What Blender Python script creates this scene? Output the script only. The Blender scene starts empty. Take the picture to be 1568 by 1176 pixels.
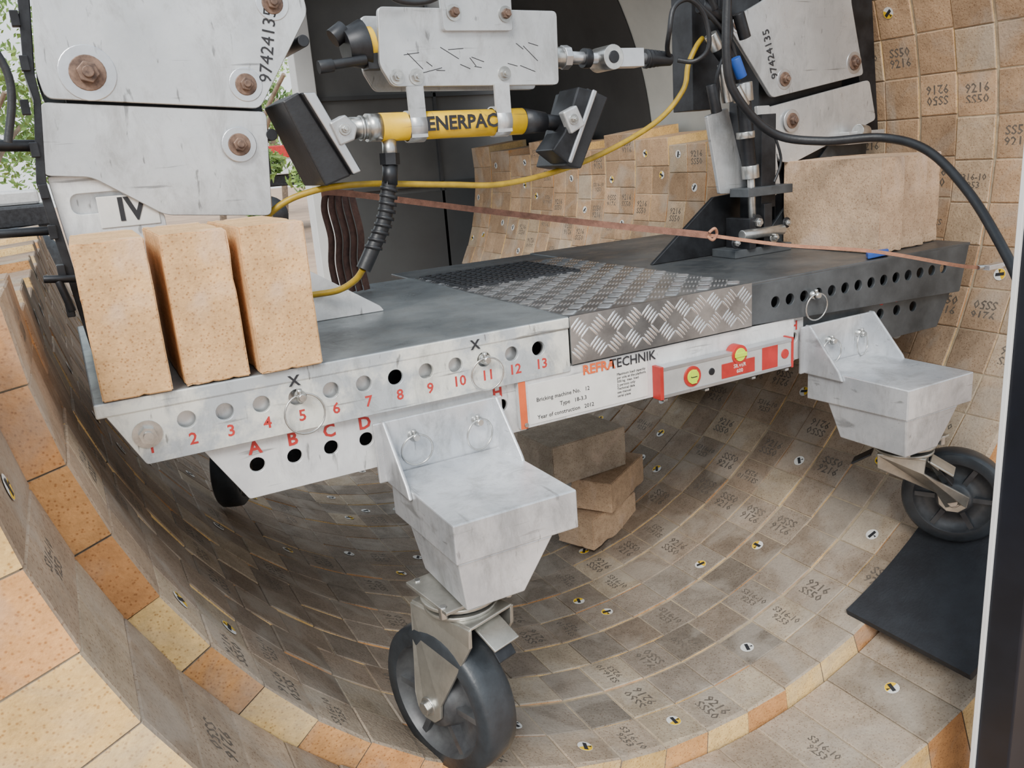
import bpy, bmesh, math, random
from mathutils import Vector, Matrix, noise
random.seed(7)
V=Vector
SC=bpy.context.scene
# ------------------------------------------------------------------ materials
def new_mat(name):
    m=bpy.data.materials.new(name); m.use_nodes=True
    nt=m.node_tree; b=nt.nodes['Principled BSDF']
    return m,nt,b
def M(name,col,rough=.5,metal=0.,col2=None,scale=15.,bump=0.,bscale=None,lo=.35,hi=.65,scr=0.,spec=.5,smudge=0.,sm0=.48):
    m,nt,b=new_mat(name); N=nt.nodes; L=nt.links
    tc=N.new('ShaderNodeTexCoord')
    n=N.new('ShaderNodeTexNoise'); n.inputs['Scale'].default_value=scale; n.inputs['Detail'].default_value=7; n.inputs['Roughness'].default_value=.65
    L.new(tc.outputs['Object'],n.inputs['Vector'])
    r=N.new('ShaderNodeValToRGB'); r.color_ramp.elements[0].position=lo; r.color_ramp.elements[1].position=hi
    c2=col2 if col2 else tuple(c*.75 for c in col)
    r.color_ramp.elements[0].color=(*c2,1); r.color_ramp.elements[1].color=(*col,1)
    L.new(n.outputs['Fac'],r.inputs[0])
    out=r.outputs[0]
    if smudge>0:
        ns=N.new('ShaderNodeTexNoise'); ns.inputs['Scale'].default_value=16; ns.inputs['Detail'].default_value=12; ns.inputs['Roughness'].default_value=.75; ns.inputs['Distortion'].default_value=.5
        mps=N.new('ShaderNodeMapping'); mps.inputs['Scale'].default_value=(1,1,.45); mps.inputs['Rotation'].default_value=(0,.5,.3)
        L.new(tc.outputs['Object'],mps.inputs['Vector']); L.new(mps.outputs[0],ns.inputs['Vector'])
        rs=N.new('ShaderNodeValToRGB'); rs.color_ramp.elements[0].position=sm0; rs.color_ramp.elements[1].position=.70
        rs.color_ramp.elements[0].color=(0,0,0,1); rs.color_ramp.elements[1].color=(smudge,smudge,smudge,1)
        L.new(ns.outputs['Fac'],rs.inputs[0])
        mxs=N.new('ShaderNodeMixRGB'); L.new(rs.outputs[0],mxs.inputs[0]); L.new(out,mxs.inputs[1]); mxs.inputs[2].default_value=(.15,.14,.125,1)
        out=mxs.outputs[0]
        mr=N.new('ShaderNodeMapRange'); mr.inputs['From Min'].default_value=.3; mr.inputs['From Max'].default_value=.7; mr.inputs['To Min'].default_value=max(.1,rough-.14); mr.inputs['To Max'].default_value=rough+.15
        L.new(ns.outputs['Fac'],mr.inputs['Value']); L.new(mr.outputs[0],b.inputs['Roughness'])
    if scr>0:
        for rot,sc in (((.3,.5,.2),(2,9,30)),((1.1,-.4,.9),(28,2,7))):
            n2=N.new('ShaderNodeTexNoise'); n2.inputs['Scale'].default_value=3.2; n2.inputs['Detail'].default_value=8; n2.inputs['Distortion'].default_value=.35
            mp2=N.new('ShaderNodeMapping'); mp2.inputs['Scale'].default_value=sc; mp2.inputs['Rotation'].default_value=rot
            L.new(tc.outputs['Object'],mp2.inputs['Vector']); L.new(mp2.outputs[0],n2.inputs['Vector'])
            r2=N.new('ShaderNodeValToRGB'); r2.color_ramp.elements[0].position=.66; r2.color_ramp.elements[1].position=.72
            r2.color_ramp.elements[0].color=(0,0,0,1); r2.color_ramp.elements[1].color=(scr,scr,scr,1)
            L.new(n2.outputs['Fac'],r2.inputs[0])
            mx=N.new('ShaderNodeMixRGB'); L.new(r2.outputs[0],mx.inputs[0]); L.new(out,mx.inputs[1]); mx.inputs[2].default_value=(.10,.095,.09,1)
            out=mx.outputs[0]
    L.new(out,b.inputs['Base Color'])
    if smudge<=0: b.inputs['Roughness'].default_value=rough
    b.inputs['Metallic'].default_value=metal
    b.inputs['Specular IOR Level'].default_value=spec
    if bump>0:
        n3=N.new('ShaderNodeTexNoise'); n3.inputs['Scale'].default_value=bscale or scale*6; n3.inputs['Detail'].default_value=6
        L.new(tc.outputs['Object'],n3.inputs['Vector'])
        bp=N.new('ShaderNodeBump'); bp.inputs['Strength'].default_value=bump; bp.inputs['Distance'].default_value=.004
        L.new(n3.outputs['Fac'],bp.inputs['Height']); L.new(bp.outputs[0],b.inputs['Normal'])
    return m
def brick_mat(name,attr=None,base=(.62,.36,.2),scuff=.5,scol=(.66,.50,.40),sc0=.56):
    m,nt,b=new_mat(name); N=nt.nodes; L=nt.links
    tc=N.new('ShaderNodeTexCoord')
    if attr:
        a=N.new('ShaderNodeAttribute'); a.attribute_name=attr; src=a.outputs['Color']
    else:
        rg=N.new('ShaderNodeRGB'); rg.outputs[0].default_value=(*base,1); src=rg.outputs[0]
    n=N.new('ShaderNodeTexNoise'); n.inputs['Scale'].default_value=11; n.inputs['Detail'].default_value=10; n.inputs['Roughness'].default_value=.82
    L.new(tc.outputs['Object'],n.inputs['Vector'])
    r=N.new('ShaderNodeValToRGB'); r.color_ramp.elements[0].position=.3; r.color_ramp.elements[1].position=.72
    r.color_ramp.elements[0].color=(.58,.56,.54,1); r.color_ramp.elements[1].color=(1.3,1.3,1.28,1)
    L.new(n.outputs['Fac'],r.inputs[0])
    mx=N.new('ShaderNodeMixRGB'); mx.blend_type='MULTIPLY'; mx.inputs[0].default_value=1
    L.new(src,mx.inputs[1]); L.new(r.outputs[0],mx.inputs[2])
    vo=N.new('ShaderNodeTexVoronoi'); vo.inputs['Scale'].default_value=190
    L.new(tc.outputs['Object'],vo.inputs['Vector'])
    r2=N.new('ShaderNodeValToRGB'); r2.color_ramp.elements[0].position=.12; r2.color_ramp.elements[1].position=.36
    r2.color_ramp.elements[0].color=(.38,.24,.15,1); r2.color_ramp.elements[1].color=(1,1,1,1)
    L.new(vo.outputs['Distance'],r2.inputs[0])
    mx2=N.new('ShaderNodeMixRGB'); mx2.blend_type='MULTIPLY'; mx2.inputs[0].default_value=.6
    L.new(mx.outputs[0],mx2.inputs[1]); L.new(r2.outputs[0],mx2.inputs[2])
    n4=N.new('ShaderNodeTexNoise'); n4.inputs['Scale'].default_value=8; n4.inputs['Detail'].default_value=9; n4.inputs['Distortion'].default_value=.8
    L.new(tc.outputs['Object'],n4.inputs['Vector'])
    r4=N.new('ShaderNodeValToRGB'); r4.color_ramp.elements[0].position=sc0; r4.color_ramp.elements[1].position=sc0+.14
    r4.color_ramp.elements[0].color=(0,0,0,1); r4.color_ramp.elements[1].color=(scuff,scuff,scuff,1)
    L.new(n4.outputs['Fac'],r4.inputs[0])
    mx3=N.new('ShaderNodeMixRGB'); L.new(r4.outputs[0],mx3.inputs[0]); L.new(mx2.outputs[0],mx3.inputs[1]); mx3.inputs[2].default_value=(*scol,1)
    L.new(mx3.outputs[0],b.inputs['Base Color'])
    b.inputs['Roughness'].default_value=.82; b.inputs['Specular IOR Level'].default_value=.3
    bp=N.new('ShaderNodeBump'); bp.inputs['Strength'].default_value=.45; bp.inputs['Distance'].default_value=.003
    n3=N.new('ShaderNodeTexNoise'); n3.inputs['Scale'].default_value=160; n3.inputs['Detail'].default_value=8
    L.new(tc.outputs['Object'],n3.inputs['Vector']); L.new(n3.outputs['Fac'],bp.inputs['Height']); L.new(bp.outputs[0],b.inputs['Normal'])
    return m
alu=M('brushed_aluminium',(.70,.71,.73),.32,.85,(.5,.51,.53),7,.05,120,scr=.2)
alup=M('aluminium_plate',(.70,.71,.72),.36,.6,(.48,.49,.50),3.5,.04,150,scr=.6,smudge=.5)
armm=M('arm_aluminium',(.78,.79,.81),.34,.5,(.50,.52,.55),5,.03,120,lo=.38,hi=.62,scr=.5,smudge=.6)
white=M('white_worn_paint',(.78,.78,.77),.42,.15,(.6,.6,.61),12,.05,90,scr=.6,smudge=.45)
railm=M('rail_paint',(.78,.77,.70),.42,.2,(.46,.49,.51),8,.05,90,lo=.44,hi=.54,scr=.7,smudge=.6)
raild=M('rail_dark',(.11,.12,.13),.45,.4,(.05,.055,.06),9,.06,90)  # shade on the right-hand rails is put into this dark tone
deckm=M('deck_steel',(.32,.345,.355),.36,.45,(.16,.175,.185),4,.05,60,scr=.4,smudge=.6)
deckd=M('deck_dark',(.12,.125,.13),.42,.4,(.05,.055,.06),5,.06,60,smudge=.4)
treadb=M('tread_plate_base',(.48,.49,.50),.28,.85,(.2,.2,.205),4,.05,60,lo=.4,hi=.6)
tread=M('tread_plate_bars',(.90,.90,.91),.25,.85,(.62,.62,.63),4,.0,60,lo=.38,hi=.6)  # paler than the base metal, putting the bars' gleam into the colour
steel=M('zinc_steel',(.62,.61,.58),.3,.9,(.38,.38,.37),40)
forkm=M('fork_steel',(.56,.55,.50),.36,.8,(.36,.35,.32),14,.03,90,smudge=.3)
rust=M('rusty_steel',(.28,.18,.13),.6,.5,(.09,.06,.05),60)
dark=M('dark_metal',(.035,.037,.042),.42,.5,(.015,.015,.017),20)
black=M('black_rubber',(.018,.019,.022),.45,0,(.009,.009,.011),25,.1,200)
tyrem=M('tyre_rubber',(.036,.043,.051),.42,0,(.014,.016,.019),12,.1,200)
hubm=M('wheel_hub_grey',(.10,.105,.11),.45,.3,(.045,.045,.05),20)
yel=M('yellow_paint',(.90,.56,.01),.38,0,(.72,.42,.005),25,scr=.6)
yhose=M('yellow_hose',(.48,.31,.02),.45,0,(.30,.19,.015),30)
red=M('red_paint',(.52,.03,.025),.42,0,(.34,.02,.015),20)
redt=M('red_ink',(.52,.035,.03),.6)
orng=M('orange_ink',(.78,.13,.03),.6)
blk=M('black_ink',(.02,.02,.024),.7)
stampm=M('stamp_ink',(.085,.07,.055),.8,0,(.15,.12,.095),40)
lab=M('label_white',(.78,.76,.72),.55,0,(.66,.64,.6),20)
lab2=M('label_grey',(.62,.62,.62),.35,.4,(.5,.5,.49),20)
lime=M('level_vial',(.55,.75,.03),.15,0,(.5,.7,.03),20)
strapm=M('strap_webbing',(.27,.125,.085),.8,0,(.16,.075,.05),60,.3,400)
strapc=M('strap_cord',(.46,.22,.13),.8,0,(.3,.14,.09),60,.3,400)
strapd=M('strap_brown',(.12,.06,.045),.8,0,(.06,.03,.025),60,.3,400)
mortar=M('mortar',(.48,.38,.25),.9,0,(.28,.22,.155),30,.3)
shelld=M('shell_dark',(.035,.035,.035),.6,.2,(.02,.02,.02),3)
shelll=M('shell_pale',(.42,.42,.39),.6,.1,(.33,.33,.31),3)
wallm=M('container_panel',(.14,.14,.138),.6,.1,(.10,.10,.098),2)
wallm2=M('container_panel_low',(.07,.075,.078),.6,.1,(.055,.055,.057),2)
postw=M('post_white',(.75,.75,.74),.5,0,(.65,.65,.64),4)
navy=M('post_navy',(.015,.018,.028),.35,.3,(.01,.012,.018),6)
matm=M('rubber_mat',(.022,.024,.029),.75,0,(.013,.013,.016),20,.3,200)
dirt=M('dirt_ground',(.5,.34,.23),.95,0,(.35,.23,.16),1.5,.3,20)
bark=M('bark',(.3,.22,.16),.9,0,(.16,.12,.09),10,.4)
leaf=M('leaves',(.30,.42,.10),.6,0,(.09,.19,.04),1.2)
blue=M('blue_plastic',(.02,.09,.4),.5)
plast=M('white_plastic_bag',(.8,.8,.82),.4)
brickm=brick_mat('firebrick',None,(.76,.46,.215),.5,(.78,.58,.44))
brickp=brick_mat('firebrick_pale',None,(.60,.42,.28))
brickg=brick_mat('firebrick_grey',None,(.44,.36,.28))
lining=brick_mat('lining_brick','bcol',scuff=.4,scol=(.42,.37,.31),sc0=.5)
# ------------------------------------------------------------------ helpers
COL=SC.collection
def group(name):
    e=bpy.data.objects.new(name,None); e.empty_display_size=.1; COL.objects.link(e); return e
def link(me,name,parent,mat=None):
    ob=bpy.data.objects.new(name,me); COL.objects.link(ob)
    if parent is not None: ob.parent=parent
    if mat is not None:
        me.materials.clear(); me.materials.append(mat)
    return ob
def frame(o,u,v):
    u=V(u).normalized(); w=u.cross(V(v)).normalized(); v=w.cross(u)
    return Matrix(((u.x,v.x,w.x,o[0]),(u.y,v.y,w.y,o[1]),(u.z,v.z,w.z,o[2]),(0,0,0,1)))
def XZ(y=0): return frame((0,y,0),(1,0,0),(0,0,1))
def rnd(pts,r,n=4):
    out=[];N=len(pts)
    for i in range(N):
        p=V((*pts[i],0));a=V((*pts[i-1],0));c=V((*pts[(i+1)%N],0))
        d1=(a-p);d2=(c-p);rr=min(r,d1.length*.45,d2.length*.45)
        p1=p+d1.normalized()*rr;p2=p+d2.normalized()*rr
        for k in range(n+1):
            t=k/n;q=p1*(1-t)**2+p*2*t*(1-t)+p2*t*t
            out.append((q.x,q.y))
    return out
def circ(x,y,r,n=20,ry=None):
    ry=ry or r
    return [(x+r*math.cos(2*math.pi*k/n),y+ry*math.sin(2*math.pi*k/n)) for k in range(n)]
def to_mesh(cob):
    bpy.context.view_layer.update()
    dg=bpy.context.evaluated_depsgraph_get()
    me=bpy.data.meshes.new_from_object(cob.evaluated_get(dg))
    cd=cob.data; bpy.data.objects.remove(cob); bpy.data.curves.remove(cd)
    return me
def plate(name,parent,mat,outline,holes,th,fr,bev=.0008):
    cu=bpy.data.curves.new(name,'CURVE'); cu.dimensions='2D'; cu.fill_mode='BOTH'; cu.extrude=th/2; cu.bevel_depth=bev; cu.bevel_resolution=1; cu.offset=-bev
    for P in [outline]+list(holes):
        s=cu.splines.new('POLY'); s.points.add(len(P)-1)
        for i,p in enumerate(P): s.points[i].co=(p[0],p[1],0,1)
        s.use_cyclic_u=True
    ob=bpy.data.objects.new(name,cu); COL.objects.link(ob)
    me=to_mesh(ob); me.transform(fr)
    return link(me,name,parent,mat)
def text(name,parent,mat,body,size,fr,align='CENTER',ext=.0002,sp=1.,bold=0.,line=1.):
    cu=bpy.data.curves.new(name,'FONT'); cu.body=body; cu.size=size; cu.align_x=align; cu.align_y='CENTER'; cu.extrude=ext; cu.space_character=sp; cu.offset=bold; cu.space_line=line; cu.resolution_u=2
    ob=bpy.data.objects.new(name,cu); COL.objects.link(ob)
    me=to_mesh(ob); me.transform(fr)
    return link(me,name,parent,mat)
def catmull(P,n=8,cyc=False):
    P=[V(p) for p in P];out=[]
    N=len(P)
    for i in range(N if cyc else N-1):
        if cyc: a,b,c,d=P[i-1],P[i],P[(i+1)%N],P[(i+2)%N]
        else: a,b,c,d=P[max(i-1,0)],P[i],P[i+1],P[min(i+2,N-1)]
        for k in range(n):
            t=k/n
            out.append(.5*((2*b)+(c-a)*t+(2*a-5*b+4*c-d)*t*t+(3*b-a-3*c+d)*t**3))
    if not cyc: out.append(P[-1])
    return out
def tube(name,parent,mat,P,r,n=8,cyc=False,smooth=True,flat=None):
    pts=catmull(P,n,cyc) if smooth else [V(p) for p in P]
    cu=bpy.data.curves.new(name,'CURVE'); cu.dimensions='3D'; cu.bevel_depth=r; cu.bevel_resolution=3; cu.use_fill_caps=True
    s=cu.splines.new('POLY'); s.points.add(len(pts)-1)
    for i,p in enumerate(pts): s.points[i].co=(*p,1)
    s.use_cyclic_u=cyc
    ob=bpy.data.objects.new(name,cu); COL.objects.link(ob)
    me=to_mesh(ob)
    for f in me.polygons: f.use_smooth=True
    return link(me,name,parent,mat)
class B:
    def __init__(s): s.bm=bmesh.new(); s.mats=[]
    def mi(s,m):
        if m not in s.mats: s.mats.append(m)
        return s.mats.index(m)
    def poly(s,vs,faces,m,smooth=False):
        i=s.mi(m); bv=[s.bm.verts.new(v) for v in vs]
        for f in faces:
            try:
                ff=s.bm.faces.new([bv[k] for k in f]); ff.material_index=i; ff.smooth=smooth
            except ValueError: pass
        return bv
    def box(s,c,size,m,R=None):
        hx,hy,hz=[a/2 for a in size]; c=V(c)
        vs=[V((x,y,z)) for x in(-hx,hx) for y in(-hy,hy) for z in(-hz,hz)]
        if R is not None: vs=[R@v for v in vs]
        s.poly([v+c for v in vs],[(0,1,3,2),(4,6,7,5),(0,4,5,1),(2,3,7,6),(0,2,6,4),(1,5,7,3)],m)
    def bb(s,x0,x1,y0,y1,z0,z1,m): s.box(((x0+x1)/2,(y0+y1)/2,(z0+z1)/2),(abs(x1-x0),abs(y1-y0),abs(z1-z0)),m)
    def cyl(s,p0,p1,r0,m,r1=None,n=20,smooth=True):
        r1=r0 if r1 is None else r1
        p0=V(p0);p1=V(p1);d=(p1-p0).normalized()
        a=d.orthogonal().normalized();b=d.cross(a)
        vs=[];
        for p,r in((p0,r0),(p1,r1)):
            for k in range(n):
                t=2*math.pi*k/n; vs.append(p+a*math.cos(t)*r+b*math.sin(t)*r)
        i=s.mi(m); bv=[s.bm.verts.new(v) for v in vs]
        for k in range(n):
            f=s.bm.faces.new([bv[k],bv[(k+1)%n],bv[n+(k+1)%n],bv[n+k]]); f.material_index=i; f.smooth=smooth and n>8
        f=s.bm.faces.new(bv[:n][::-1]); f.material_index=i
        f=s.bm.faces.new(bv[n:]); f.material_index=i
    def prism(s,pts,d,m):
        n=len(pts); d=V(d); vs=[V(p) for p in pts]+[V(p)+d for p in pts]
        s.poly(vs,[tuple(range(n))[::-1],tuple(range(n,2*n))]+[(k,(k+1)%n,n+(k+1)%n,n+k) for k in range(n)],m)
    def lathe(s,c,ax,prof,m,n=40):
        c=V(c);d=V(ax).normalized();a=d.orthogonal().normalized();b=d.cross(a)
        i=s.mi(m);rings=[]
        for (h,r) in prof:
            rings.append([s.bm.verts.new(c+d*h+a*math.cos(2*math.pi*k/n)*r+b*math.sin(2*math.pi*k/n)*r) for k in range(n)])
        for q in range(len(rings)-1):
            for k in range(n):
                f=s.bm.faces.new([rings[q][k],rings[q][(k+1)%n],rings[q+1][(k+1)%n],rings[q+1][k]]); f.material_index=i; f.smooth=True
    def bolt(s,p,ax,r,m,m2=None):
        p=V(p);d=V(ax).normalized()
        s.cyl(p,p+d*.003,r,m,n=24); s.cyl(p+d*.003,p+d*.003+d*r*.5,r*.62,m2 or m,n=6,smooth=False)
        s.cyl(p+d*.003,p+d*(.006+r*.6),r*.33,m2 or m,n=12)
    def done(s,name,parent,bevel=0,seg=2):
        bmesh.ops.recalc_face_normals(s.bm,faces=s.bm.faces)
        me=bpy.data.meshes.new(name); s.bm.to_mesh(me); s.bm.free()
        for m in s.mats: me.materials.append(m)
        ob=link(me,name,parent)
        if bevel:
            md=ob.modifiers.new('bev','BEVEL'); md.width=bevel; md.segments=seg; md.limit_method='ANGLE'; md.angle_limit=math.radians(35)
        return ob
def ring(name,parent,c,r,rt,tilt,mat):
    P=[]
    for k in range(24):
        t=2*math.pi*k/24; v=V((math.cos(t)*r,0,math.sin(t)*r)); v=Matrix.Rotation(tilt[0],3,'X')@Matrix.Rotation(tilt[1],3,'Z')@v; P.append(V(c)+v)
    return tube(name,parent,mat,P,rt,cyc=True,smooth=False)
def rough_brick(name,c,size,mat,rz=0,rx=0,ry=0,seed=0,parent=None,taper=0):
    bm=bmesh.new(); bmesh.ops.create_cube(bm,size=1)
    for v in bm.verts:
        v.co=V((v.co.x*size[0],v.co.y*size[1],v.co.z*size[2]))
    bmesh.ops.bevel(bm,geom=bm.edges[:],offset=.0018,segments=2,affect='EDGES')
    bmesh.ops.subdivide_edges(bm,edges=bm.edges[:],cuts=11,use_grid_fill=True)
    for v in bm.verts:
        nn=noise.noise_vector(v.co*40+V((seed*7.1,seed,3)))*.0004
        nm=noise.noise(v.co*75+V((seed*3.3,2,seed)))
        e2=sorted([size[i]/2-abs(v.co[i]) for i in range(3)])
        v.co+=nn
        if e2[0]+e2[1]<.006 and nm>.3:
            v.co-=V([math.copysign(1,v.co[i])*(1 if size[i]/2-abs(v.co[i])<.005 else 0) for i in range(3)])*.0028*nm
    bmesh.ops.recalc_face_normals(bm,faces=bm.faces)
    R=Matrix.Translation(V(c))@Matrix.Rotation(rz,4,'Z')@Matrix.Rotation(ry,4,'Y')@Matrix.Rotation(rx,4,'X')
    me=bpy.data.meshes.new(name); bm.to_mesh(me); bm.free()
    ob=link(me,name,parent,mat); ob.matrix_world=R
    return ob
# ------------------------------------------------------------------ kiln lining
AX=V((0,0,1.02))
def cp(phi,r,y): return V((math.sin(phi)*r,y,1.02-math.cos(phi)*r))
kiln=group('kiln_brick_lining')
bm=bmesh.new(); cl=bm.loops.layers.float_color.new('bcol')
stamps=[];labels=[]
def ringbricks(y0,y1,R,th,phi0,phi1,g0,g1,pst,plb,ragged=0,shift=0):
    w=.1; n=round((phi1-phi0)*R/w); dp=(phi1-phi0)/n; g=.0012
    for k in range(n):
        a=phi0+k*dp; b=a+dp; jr=random.uniform(-.0018,.0018); r0=R+jr
        ga=g/R; c=.002
        ya=y0+g0; yb=y1-g1
        inner=[cp(a+ga+c/R,r0,ya+c),cp(b-ga-c/R,r0,ya+c),cp(b-ga-c/R,r0,yb-c),cp(a+ga+c/R,r0,yb-c)]
        mid=[cp(a+ga,r0+c,ya),cp(b-ga,r0+c,ya),cp(b-ga,r0+c,yb),cp(a+ga,r0+c,yb)]
        if ragged:
            for q in(0,1):
                j=random.random()*ragged; inner[q]+=V((0,j*1.5,0)); mid[q]=mid[q]+(mid[q]-inner[q])*j*60
        outr=[cp(a+ga,R+th,ya),cp(b-ga,R+th,ya),cp(b-ga,R+th,yb),cp(a+ga,R+th,yb)]
        vs=[bm.verts.new(v) for v in inner+mid+outr]
        phim=(a+b)/2
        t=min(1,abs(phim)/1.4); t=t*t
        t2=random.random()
        side=V((.42,.275,.165)) if phim>0 else V((.30,.21,.145))  # orange of the right wall takes in the interior's warm light
        basec=V((.215,.185,.155)).lerp(side,t)  # floor is dusty grey, also darkened to paint in the interior's shade
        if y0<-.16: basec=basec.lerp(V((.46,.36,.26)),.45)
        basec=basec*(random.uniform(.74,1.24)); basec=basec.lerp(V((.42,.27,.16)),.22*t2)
        if random.random()<.12: basec=basec.lerp(V((.5,.40,.28)),.5)
        endc=random.choice([V((.88,.60,.25)),V((.82,.53,.20)),V((.64,.31,.12)),V((.86,.58,.26)),V((.70,.36,.14))])*random.uniform(.85,1.04)
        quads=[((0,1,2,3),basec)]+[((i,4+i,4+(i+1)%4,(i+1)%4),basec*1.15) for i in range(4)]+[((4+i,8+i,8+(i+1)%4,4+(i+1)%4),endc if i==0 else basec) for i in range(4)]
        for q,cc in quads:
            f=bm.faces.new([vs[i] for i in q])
            for l in f.loops: l[cl]=(cc.x,cc.y,cc.z,1)
        if random.random()<pst: stamps.append((phim,r0,(y0+y1)/2))
        elif random.random()<plb: labels.append((phim+random.uniform(-.02,.02),r0,(y0+y1)/2+random.uniform(-.015,.015)))
D=math.radians
ringbricks(-.4,-.165,1.065,.2,D(-87),D(100),.002,.002,.45,.35,.003)
y=-.165;i=0
while y<2.79:
    hi=D(128) if y<.83 else D(93+ (i//2%3)*1.5)
    lo=D(-88) if y<.1 else D(-84-(i//2%3))
    ringbricks(y,y+.1,1.02,.22,lo,hi,.0036 if i%2==0 else .0010,.0036 if i%2 else .0010,.30,.19,.006 if i==0 else 0); y+=.1;i+=1
YE=y
bmesh.ops.recalc_face_normals(bm,faces=bm.faces)
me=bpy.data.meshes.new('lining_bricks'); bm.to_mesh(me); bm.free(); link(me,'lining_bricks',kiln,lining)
def arc_sheet(name,parent,mat,R,y0,y1,p0,p1,th=.01,n=90):
    b=B()
    vs=[];
    for k in range(n+1):
        p=p0+(p1-p0)*k/n
        vs+= [cp(p,R,y0),cp(p,R,y1),cp(p,R+th,y1),cp(p,R+th,y0)]
    fs=[]
    for k in range(n):
        for j in range(4):
            fs.append((4*k+j,4*k+(j+1)%4,4*(k+1)+(j+1)%4,4*(k+1)+j))
    fs+=[(0,3,2,1),(4*n,4*n+1,4*n+2,4*n+3)]
    b.poly(vs,fs,mat,True)
    ob=b.done(name,parent)
    ob.data.set_sharp_from_angle(angle=D(30))
    return ob
arc_sheet('mortar_bed_front',kiln,mortar,1.069,-.396,-.167,D(-86.8),D(99.8),.15)
arc_sheet('mortar_bed_a',kiln,mortar,1.0230,-.158,.1,D(-87.8),D(127.8),.15)
arc_sheet('mortar_bed_b',kiln,mortar,1.0230,.1,.83,D(-83.8),D(127.8),.15)
arc_sheet('mortar_bed_c',kiln,mortar,1.0235,.83,YE-.003,D(-83.8),D(92.8),.15)
vs=[];fs=[]
for variant,body in enumerate(('SS50\n9216','S316-10\n9253','9216\nSS50')):
    cu=bpy.data.curves.new('st','FONT'); cu.body=body; cu.size=.0245; cu.align_x='CENTER'; cu.align_y='CENTER'; cu.resolution_u=1; cu.space_line=.85; cu.offset=.0004
    so=bpy.data.objects.new('st',cu); COL.objects.link(so); sme=to_mesh(so)
    svs=[v.co.copy() for v in sme.vertices]; sfs=[tuple(p.vertices) for p in sme.polygons]
    for (ph,r,yy) in stamps[variant::3]:
        if yy>2.3: continue
        o=cp(ph,r-.0012,yy); up=cp(ph+.01,r,yy)-cp(ph,r,yy); fr=frame(o,(0,-1,0),up) if ph>0 else frame(o,(0,1,0),-up)
        if random.random()<.3: fr=fr@Matrix.Rotation(math.pi,4,'Z')
        inn=(AX-V((o.x,0,o.z)))
        if (fr.to_3x3()@V((0,0,1))).dot(inn)<0: fr=fr@Matrix.Rotation(math.pi,4,'Y')
        sc=Matrix.Scale(.9,4) if variant==1 else Matrix.Scale(1.25,4)
        k=len(vs); vs+=[fr@sc@v for v in svs]; fs+=[tuple(q+k for q in f) for f in sfs]
me=bpy.data.meshes.new('brick_stamps'); me.from_pydata(vs,[],fs); link(me,'brick_stamps',kiln,stampm)
b=B()
for (ph,r,yy) in labels:
    o=cp(ph,r,yy); nrm=(AX-V((o.x,0,o.z)));nrm.y=0;nrm.normalize()
    t=V((0,1,0)); s2=nrm.cross(t)
    rr=.0145;rot=random.random()*6
    def P(a,rad,h): return o+nrm*h+(t*math.cos(a+rot)+s2*math.sin(a+rot))*rad
    n=16
    b.poly([P(2*math.pi*k/n,rr,.0022) for k in range(n)],[tuple(range(n))],lab)
    b.poly([P(math.pi*k/8,rr*.95,.0026) for k in range(9)],[tuple(range(9))],random.choice([yel,lab,lab,yel]))
    b.poly([P(.9,rr*.75,.003),P(1.6,rr*.8,.003),P(4.0,rr*.7,.003),P(4.7,rr*.75,.003)],[(0,1,2,3)],blk)
    b.poly([P(2.6,rr*.8,.003),P(3.0,rr*.8,.003),P(3.0,rr*.2,.003)],[(0,1,2)],blk)
b.done('inspection_stickers',kiln)
sh=group('kiln_steel_shell')
arc_sheet('shell_pale_section',sh,shelll,1.285,.84,1.66,D(-88),D(140),.012)
arc_sheet('added_shade_roof',sh,shelld,1.285,.84,1.66,D(140),D(200),.012)  # unseen roof piece, added to keep light out of the deep interior
arc_sheet('shell_front_section',sh,shelld,1.285,-.4,.84,D(-87),D(150),.012)
arc_sheet('shell_dark_section',sh,shelld,1.28,1.66,2.85,D(-86),D(200),.014)  # dark shell, extended unseen over the top to darken the interior
# ------------------------------------------------------------------ platform
pf=group('work_platform')
H=[(-.899+.0518*k,.766) for k in range(13)]
H=[(x+(0.003 if k else 0),z) for k,(x,z) in enumerate(H)]
rail_o=rnd([(-.95,.806),(-.213,.806),(-.213,.714),(-.905,.714)],.004)
plate('front_rail',pf,railm,rail_o,[circ(x,z,.0125) for (x,z) in H[1:]],.006,XZ(-.003))
plate('rail_liner',pf,alup,[(-.90,.800),(-.22,.800),(-.22,.722),(-.87,.722)],[circ(x+.005,z-.004,.0125) for k,(x,z) in enumerate(H) if k in(7,12)],.005,XZ(.012))
plate('front_rail_right',pf,raild,rnd([(.209,.806),(.884,.806),(.86,.70),(.209,.726)],.004),[circ(.275+.04*k,.763,.0115) for k in range(14)],.006,XZ(-.003))
plate('lower_rail',pf,white,rnd([(-.835,.722),(.37,.722),(.37,.628),(-.30,.628),(-.30,.622),(-.777,.622)],.004),
      [circ(-.758,.672,.0115),circ(-.702,.672,.0115),circ(-.645,.672,.0115),circ(-.588,.672,.0115),circ(-.345,.676,.011),circ(.343,.676,.011)],.006,XZ(.012))
plate('lower_rail_right',pf,raild,rnd([(.37,.722),(.86,.715),(.81,.622),(.37,.622)],.004),[circ(.555+.055*k,.684,.0115) for k in range(4)],.006,XZ(.014))
b=B()
b.bb(-.76,.84,.05,.06,.63,.80,dark)
b.bb(-.80,.80,.68,.70,.66,.80,dark)
for x in (-.7,-.42,-.12,.12,.45,.72): b.bb(x-.02,x+.02,.02,.68,.70,.78,dark)
b.done('under_frame',pf,.002)
b=B()
b.bb(-.955,-.211,-.008,.72,.803,.811,deckm)
b.bb(-.955,-.211,-.0085,-.001,.79,.8105,railm)
b.done('deck_left',pf,.0025)
b=B()
b.bb(.209,.89,-.006,.86,.803,.811,deckd)
b.bb(-.211,.209,.0,.86,.800,.808,deckd)
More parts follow.
